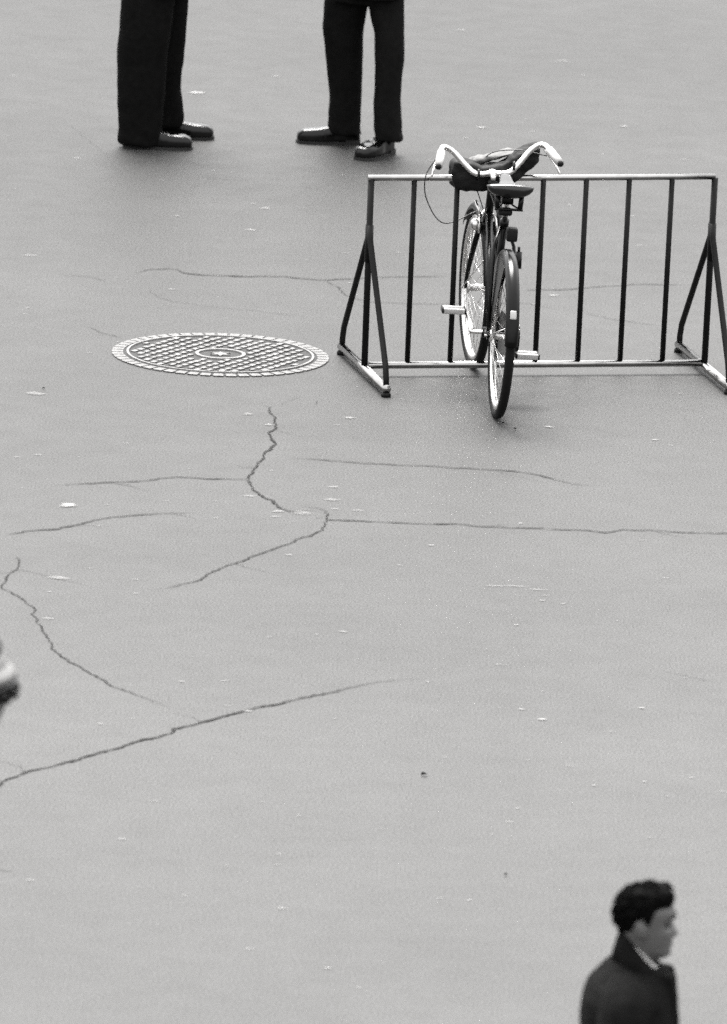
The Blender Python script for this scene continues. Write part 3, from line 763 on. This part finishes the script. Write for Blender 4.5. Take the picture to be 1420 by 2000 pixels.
def shoe(parent, heel, ang, L=0.30, name='shoe'):
    """lace-up leather shoe; heel point on the ground, toe towards ang"""
    mt = Matrix.Translation(heel) @ Matrix.Rotation(ang, 4, 'Z')
    prof = [(0.0, 0.026, 0.060), (0.02, 0.034, 0.088), (0.07, 0.038, 0.098), (0.12, 0.040, 0.092), (0.16, 0.049, 0.084), (0.20, 0.054, 0.076), (0.24, 0.053, 0.072), (0.27, 0.047, 0.068), (0.292, 0.036, 0.056), (0.30, 0.020, 0.040)]
    b = MB(); rings = []
    for x, w_, h_ in prof:
        rings.append([(x*L/0.3, math.copysign(abs(math.cos(u))**0.45, math.cos(u))*w_, 0.012+max(0, math.sin(u))**0.6*(h_-0.012)) if math.sin(u) >= 0 else (x*L/0.3, math.cos(u)*w_, 0.012) for u in [2*math.pi*q/20 for q in range(20)]])
    b.loft(rings)
    def fn(c, n_):
        if 0.17 < c.x < 0.205: c = c+n_*(-0.0015*math.sin(c.x*520))
        return c
    me = fuse(b, name, 0.005, 3, fn); me.transform(mt); up_ = link(name, me, M['shoe'], parent)
    b = MB(); out = [(x*L/0.3, w_+0.004) for x, w_, h_ in prof]; poly = [(x, w_) for x, w_ in out]+[(out[-1][0]+0.005, 0)]+[(x, -w_) for x, w_ in reversed(out)]
    b.loft([[(x, y, 0.0) for x, y in poly], [(x, y, 0.014) for x, y in poly]]); b.xf(mt); b.build('sole', M['sole'], up_, smooth=False)
    b = MB(); hp = [p_ for p_ in poly if p_[0] < 0.08]; b.loft([[(x, y*1.0, 0.0005) for x, y in hp], [(x, y, 0.024) for x, y in hp]]); b.xf(mt @ Matrix.Translation((-0.002, 0, 0))); b.build('heel', M['sole'], up_, smooth=False)
    b = MB()
    for k in range(4): b.tube([(0.135+k*0.016, -0.018, 0.086-k*0.007), (0.137+k*0.016, 0, 0.094-k*0.008), (0.139+k*0.016, 0.018, 0.086-k*0.007)], 0.0022, 6)
    b.xf(mt); b.build('lace', M['sole'], up_)
def cloth_fn(amp, zf=9.0, seed=0.0):
    def fn(c, n_):
        q = Vector((c.x*6+seed, c.y*6, c.z*zf))
        return c+n_*(amp*noise.noise(q)+amp*0.5*noise.noise(q*2.7))
    return fn
def legs_to(parent, legs, hip, mt_name, seed):
    """trousers: two leg lofts and a seat, one continuous garment"""
    b = MB()
    for rings in legs: b.loft([ell(cx, cy, z, rx, ry, 26, 2.3) for z, cx, cy, rx, ry in rings])
    b.loft([ell(cx, cy, z, rx, ry, 30, 2.4) for z, cx, cy, rx, ry in hip])
    base = cloth_fn(0.006, 5, seed)
    def fn(c, n_):
        c = base(c, n_)
        if c.z < 0.22: c = c+n_*0.003*math.sin(c.z*75+3*math.sin(c.x*18+seed))*(1-c.z/0.22)
        return c
    return link('trousers', fuse(b, 'trousers', 0.010, 3, fn), M[mt_name], parent)
def standing_man(name, label, loc, face, legs, hip, feet, coat_mat, head_c, quiff, legs_mat, seed, group):
    p = empty(name, label, 'person', loc, group=group)
    legs_to(p, legs, hip, legs_mat, seed)
    for (heel, ang, L), rings in zip(feet, legs):
        shoe(p, heel, ang, L)
        z0, cx, cy, rx, ry = rings[1]
        hx_, hy_ = heel[0]+0.075*math.cos(ang), heel[1]+0.075*math.sin(ang)
        sk = MB(); sk.tube([(hx_, hy_, 0.05), (lerp(hx_, cx, 0.6), lerp(hy_, cy, 0.6), 0.12), (cx, cy, 0.22)], [0.036, 0.044, 0.053], 12); sk.build('sock', M['wool'], p)
    hx, hy = hip[-1][1], hip[-1][2]
    T = Matrix.Translation((hx, hy, 0)) @ Matrix.Rotation(face, 4, 'Z')
    HM = T @ Matrix.Translation((head_c[0], 0, head_c[1]))
    b = MB(); add_head(b, HM)
    t_ = MB()
    t_.loft([ell(0.0, 0, 0.95, 0.10, 0.14), ell(0.0, 0, 1.1, 0.095, 0.13), ell(0.0, 0, 1.3, 0.11, 0.15), ell(-0.01, 0, 1.42, 0.08, 0.12), ell(-0.005, 0, 1.48, 0.058, 0.06), ell(0.0, 0, 1.60, 0.055, 0.055)])
    for s_ in (-1, 1):
        P_ = bez([(-0.01, s_*0.10, 1.405), (-0.015, s_*0.185, 1.365), (-0.045, s_*0.245, 1.12), (0.075, s_*0.205, 0.90)], 5); t_.tube(P_, [lerp(0.045, 0.034, q/(len(P_)-1)) for q in range(len(P_))], 12)
    t_.xf(T); tm_ = t_.mesh('t'); b.bm.from_mesh(tm_); bpy.data.meshes.remove(tm_)
    for rings in legs: b.tube([(hx+(cx-hx)*1.0, cy, z) for z, cx, cy, rx, ry in rings if z > 0.2]+[(hx, hy, 0.97)], 0.045, 10)
    link('body', fuse(b, 'body', 0.007, 2), M['skin'], p)
    hair_part(HM, p, quiff); face_parts(HM, p)
    c = MB()
    c.loft([ell(0.0, 0, 0.74, 0.155, 0.205, 30, 2.4), ell(0.0, 0, 0.95, 0.148, 0.19, 30, 2.4), ell(0, 0, 1.12, 0.135, 0.18, 30, 2.4), ell(0.0, 0, 1.3, 0.145, 0.21, 30, 2.4), ell(-0.01, 0, 1.40, 0.115, 0.19, 30, 2.3), ell(-0.012, 0, 1.455, 0.085, 0.12, 30), ell(-0.008, 0, 1.49, 0.068, 0.075, 30)])
    for s_ in (-1, 1):
        P_ = bez([(-0.01, s_*0.10, 1.405), (-0.015, s_*0.185, 1.365), (-0.045, s_*0.245, 1.12), (0.075, s_*0.205, 0.89)], 5); c.tube(P_, [lerp(0.072, 0.056, q/(len(P_)-1)) for q in range(len(P_))], 14)
    c.xf(T); link('coat', fuse(c, 'coat', 0.010, 3, cloth_fn(0.007, 6, seed)), M[coat_mat], p)
    return p

GR = 'men standing together at the top of the square'
# man facing right: near foot in front, far foot a little ahead
standing_man('person', 'person in wide dark trousers and shiny black shoes with toes pointing right',
    (-1.045, 57.13, 0), 0.0,
    [[(0.012, -0.072, -0.13, 0.108, 0.075), (0.05, -0.072, -0.13, 0.108, 0.075), (0.25, -0.075, -0.12, 0.112, 0.085), (0.5, -0.070, -0.11, 0.122, 0.095), (0.72, -0.055, -0.085, 0.130, 0.10), (0.86, -0.04, -0.07, 0.125, 0.10)],
     [(0.055, 0.035, 0.15, 0.095, 0.075), (0.12, 0.033, 0.15, 0.092, 0.08), (0.25, 0.012, 0.14, 0.098, 0.085), (0.5, 0.008, 0.12, 0.112, 0.095), (0.72, 0.012, 0.09, 0.122, 0.10), (0.86, 0.0, 0.07, 0.125, 0.10)]],
    [(0.76, -0.025, 0, 0.150, 0.175), (0.86, -0.025, 0, 0.148, 0.178), (1.02, -0.02, 0, 0.125, 0.16)],
    [((-0.150, -0.13, 0), 0.0, 0.325), ((-0.045, 0.155, 0), 0.03, 0.315)], 'wool', (0.03, 1.66), 0.3, 'wool', 1.0, GR)
# man facing left, weight on one leg, near foot turned to the camera
standing_man('person', 'person in dark trousers with legs apart, standing beside the bicycle rack corner, facing left',
    (-0.051, 57.19, 0), math.pi+0.5,
    [[(0.05, -0.098, 0.10, 0.078, 0.072), (0.09, -0.108, 0.10, 0.080, 0.074), (0.24, -0.108, 0.10, 0.076, 0.078), (0.42, -0.118, 0.085, 0.088, 0.085), (0.58, -0.128, 0.06, 0.098, 0.092), (0.70, -0.118, 0.04, 0.108, 0.095), (0.86, -0.08, 0.03, 0.11, 0.10)],
     [(0.075, 0.108, -0.17, 0.067, 0.085), (0.12, 0.102, -0.165, 0.066, 0.085), (0.24, 0.092, -0.14, 0.066, 0.085), (0.42, 0.093, -0.12, 0.068, 0.09), (0.58, 0.088, -0.09, 0.073, 0.092), (0.70, 0.072, -0.06, 0.088, 0.095), (0.86, 0.05, -0.03, 0.10, 0.10)]],
    [(0.705, -0.02, -0.01, 0.165, 0.12), (0.86, -0.02, 0, 0.160, 0.14), (1.02, -0.02, 0, 0.145, 0.13)],
    [((-0.030, 0.105, 0), math.pi, 0.30), ((0.115, -0.08, 0), math.pi+1.05, 0.285)], 'wool_grey', (0.03, 1.66), 0.3, 'wool_grey', 4.0, GR)

# the man walking out at the lower right
HZ = 1.625
man = empty('person', 'person with dark swept-up hair in a charcoal overcoat, head and shoulders at the lower right', 'person', (0.884, 35.60, 0))
HM = Matrix.Translation((0, 0, HZ))
b = MB(); add_head(b, HM)
b.loft([ell(-0.02, 0, HZ-0.30, 0.08, 0.10), ell(-0.03, 0, HZ-0.20, 0.075, 0.10), ell(-0.024, 0, HZ-0.15, 0.057, 0.060), ell(-0.012, 0, HZ-0.10, 0.055, 0.056), ell(-0.008, 0, HZ-0.05, 0.055, 0.056)])
b.loft([ell(-0.02, 0, 0.8, 0.10, 0.14), ell(-0.02, 0, 1.1, 0.09, 0.13), ell(-0.03, 0, 1.3, 0.10, 0.14), ell(-0.02, 0, HZ-0.22, 0.07, 0.10)])
for s_ in (-1, 1):
    P_ = bez([(-0.042, s_*0.09, HZ-0.205), (-0.052, s_*0.165, HZ-0.245), (-0.072, s_*0.218, HZ-0.40), (-0.075-0.02*s_, s_*0.232, HZ-0.55), (0.07, s_*0.205, HZ-0.72)], 5); b.tube(P_, [lerp(0.045, 0.032, q/(len(P_)-1)) for q in range(len(P_))], 12)
    b.tube([(-0.02, s_*0.07, 0.9), (-0.04*s_-0.03*(s_>0)+0.0, s_*0.085, 0.6), (-0.13*s_, s_*0.09, 0.3), (-0.19*s_, s_*0.09, 0.08)], [0.06, 0.05, 0.045, 0.04], 12)
link('body', fuse(b, 'body', 0.0042, 2), M['skin'], man)
hair_part(HM, man, 1.0); face_parts(HM, man)
c = MB()
c.loft([ell(-0.035, 0, 0.62, 0.20, 0.25, 36, 2.3), ell(-0.035, 0, 0.95, 0.165, 0.225, 36, 2.3), ell(-0.038, 0, HZ-0.42, 0.148, 0.20, 36, 2.3), ell(-0.042, 0, HZ-0.30, 0.140, 0.20, 36, 2.3), ell(-0.046, 0, HZ-0.235, 0.132, 0.195, 36, 2.2), ell(-0.042, 0, HZ-0.195, 0.124, 0.175, 36, 2.1), ell(-0.036, 0, HZ-0.160, 0.106, 0.135, 36), ell(-0.036, 0, HZ-0.135, 0.088, 0.098, 36), ell(-0.040, 0, HZ-0.118, 0.062, 0.078, 36)])
for s_ in (-1, 1):
    P_ = bez([(-0.042, s_*0.09, HZ-0.205), (-0.052, s_*0.165, HZ-0.245), (-0.072, s_*0.218, HZ-0.40), (-0.075-0.02*s_, s_*0.232, HZ-0.55), (0.07, s_*0.205, HZ-0.72)], 5); c.tube(P_, [lerp(0.082, 0.058, q/(len(P_)-1)) for q in range(len(P_))], 16)
# lapels at the front
for s_ in (-1, 1):
    c.loft([[(0.050, s_*0.015, HZ-0.145), (0.050, s_*0.085, HZ-0.150), (0.082, s_*0.09, HZ-0.155), (0.096, s_*0.03, HZ-0.150)], [(0.072, s_*0.01, HZ-0.35), (0.070, s_*0.04, HZ-0.35), (0.100, s_*0.04, HZ-0.35), (0.120, s_*0.01, HZ-0.35)]])
link('overcoat', fuse(c, 'overcoat', 0.008, 2, cloth_fn(0.006, 7, 9.0)), M['coat'], man)
def collar(mt_name, rx, ry, drop, tilt, zc, xc, thick, name, flare, gap):
    b = MB(); n = 40; rings = []
    for k in range(n+1):
        t = lerp(gap, 2*math.pi-gap, k/n); cx_, sy_ = math.cos(t), math.sin(t)
        x, y = xc+rx*cx_, ry*sy_; z = zc-tilt*(rx*cx_)
        o_ = Vector((cx_, sy_, 0))
        p0 = Vector((x, y, z)); p1 = p0+o_*flare*0.45-Vector((0, 0, drop*0.25)); p2 = p0+o_*flare-Vector((0, 0, drop))
        rings.append([p0-o_*thick*0.5, p0+o_*thick*0.5+Vector((0, 0, 0.002)), p1+o_*thick*0.6, p2+o_*thick*0.5, p2-o_*thick*0.6, p1-o_*thick*0.8])
    b.loft(rings); return b.build(name, M[mt_name], man)
collar('coat', 0.064, 0.074, 0.085, 1.08, HZ-0.105, 0.0, 0.010, 'coat_collar', 0.030, R(24))
collar('shirt', 0.056, 0.061, 0.030, 0.94, HZ-0.100, 0.002, 0.005, 'shirt_collar', 0.006, R(18))
legs_to(man, [[(0.03, -0.20, 0.09, 0.11, 0.08), (0.3, -0.12, 0.09, 0.10, 0.085), (0.6, -0.03, 0.085, 0.11, 0.095), (0.85, -0.02, 0.07, 0.12, 0.10)], [(0.03, 0.20, -0.09, 0.11, 0.08), (0.3, 0.13, -0.09, 0.10, 0.085), (0.6, 0.04, -0.085, 0.11, 0.095), (0.85, -0.01, -0.07, 0.12, 0.10)]], [(0.78, -0.02, 0, 0.14, 0.17), (1.0, -0.02, 0, 0.125, 0.16)], 'wool_grey', 6.0)
shoe(man, (-0.27, 0.09, 0), 0.0); shoe(man, (0.13, -0.09, 0), 0.0)

# the street lantern whose head just enters at the left edge
LZ = 2.750
lp = empty('street_lamp', 'round street lantern with pale tiered roof and dark ornamented rim at the left edge', 'street lamp', (-1.201, 33.582, 0))
b = MB(); b.lathe([(0.17, 0.0), (0.17, 0.10), (0.14, 0.13), (0.13, 0.45), (0.15, 0.48), (0.10, 0.56), (0.075, 0.62)], seg=24); b.build('plinth', M['bar'], lp)
b = MB(); b.lathe([(0.070, 0.60), (0.055, 1.2), (0.062, 1.25), (0.062, 1.29), (0.048, 1.34), (0.038, LZ-0.52), (0.055, LZ-0.50), (0.055, LZ-0.47), (0.030, LZ-0.43)], seg=20); b.build('post', M['bar'], lp)
b = MB()
rings = [[(r*math.cos(q), r*math.sin(q), LZ+z) for q in [2*math.pi*k/64 for k in range(64)]] for r, z in ((0.118, -0.36), (0.165, -0.235), (0.203, -0.118), (0.231, -0.052), (0.226, -0.052), (0.198, -0.118), (0.160, -0.235), (0.113, -0.36))]
rings.append(rings[0]); b.loft(rings, cap=False); b.build('glass_bowl', M['lamp_glass'], lp)
b = MB(); b.lathe([(0.045, -0.45+LZ), (0.125, -0.385+LZ), (0.128, -0.35+LZ), (0.10, -0.345+LZ)], seg=40); b.build('bowl_seat', M['bar'], lp)
b = MB(); b.lathe([(0.236, LZ-0.058), (0.247, LZ-0.048), (0.243, LZ-0.030), (0.247, LZ-0.012), (0.250, LZ-0.002), (0.236, LZ+0.001)], seg=64); rimp = b.build('rim', M['lamp_iron'], lp)
b = MB(); b.ball((0, 0, 0), (0.009, 0.011, 0.013), 10); om = b.mesh('ornament'); om.materials.append(M['lamp_iron'])
for pl in om.polygons: pl.use_smooth = True
for k in range(44):
    q = 2*math.pi*k/44; o = bpy.data.objects.new('ornament', om); COL.objects.link(o); o.parent = rimp
    o.location = (0.249*math.cos(q), 0.249*math.sin(q), LZ-0.026-0.014*(k % 2)); o.rotation_euler = (0, 0, q)
b = MB(); b.lathe([(0.240, LZ+0.002), (0.246, LZ+0.010), (0.240, LZ+0.022), (0.226, LZ+0.034), (0.219, LZ+0.037), (0.217, LZ+0.044), (0.212, LZ+0.058), (0.202, LZ+0.070), (0.199, LZ+0.072)], seg=64); b.build('roof', M['lamp_roof'], lp)
b = MB(); b.lathe([(0.199, LZ+0.068), (0.202, LZ+0.072), (0.202, LZ+0.096), (0.17, LZ+0.115), (0.10, LZ+0.16), (0.06, LZ+0.22), (0.055, LZ+0.27), (0.03, LZ+0.29), (0.012, LZ+0.35)], seg=48); b.build('chimney', M['lamp_iron'], lp)
for k in range(4):
    q = 2*math.pi*(k+0.5)/4; b = MB(); b.tube([(0.05*math.cos(q), 0.05*math.sin(q), LZ-0.46), (0.135*math.cos(q), 0.135*math.sin(q), LZ-0.33), (0.238*math.cos(q), 0.238*math.sin(q), LZ-0.045)], 0.007, 8); b.build('lantern_rib', M['lamp_iron'], lp)

# ------------------------------------------------------------------ litter
def leaf(x, y, s_, rz, label):
    b = MB(); n = 9; top = []; 
    for k in range(n):
        u = k/(n-1); w_ = 0.38*math.sin(math.pi*u)**0.8+0.01; zc = 0.12*math.sin(u*3.0)+0.06
        top.append([(u-0.5, -w_, zc+0.22*w_*2), (u-0.5, -w_*0.4, zc), (u-0.5, w_*0.4, zc), (u-0.5, w_, zc+0.30*w_*2), (u-0.5, w_*0.4, zc-0.03), (u-0.5, -w_*0.4, zc-0.03)])
    b.loft(top); b.xf(Matrix.Scale(s_, 4)); o = b.build('dead_leaf', M['leaf']); o.location = (x, y, 0.004); o.rotation_euler = (0, 0, rz)
    tag(o, label, 'leaf', 'dead leaves on the asphalt')
leaf(0.259, 44.269, 0.026, 0.5, 'small curled dark leaf alone on the open asphalt right of the long crack')
leaf(-0.217, 51.107, 0.013, 1.9, 'tiny dark leaf on the asphalt between the manhole cover and the rack foot')
leaf(0.557, 42.755, 0.016, 0.1, 'tiny dark flat leaf up the asphalt from the overcoated person')
leaf(0.576, 50.808, 0.015, 0.2, 'dark leaf close behind the bicycle rear tyre, nearer to it of two')
leaf(0.625, 50.700, 0.015, 0.1, 'dark leaf behind the bicycle rear tyre, farther from it of two')
leaf(-1.378, 51.189, 0.015, 0.4, 'dark leaf beside a pale spot below left of the manhole cover')
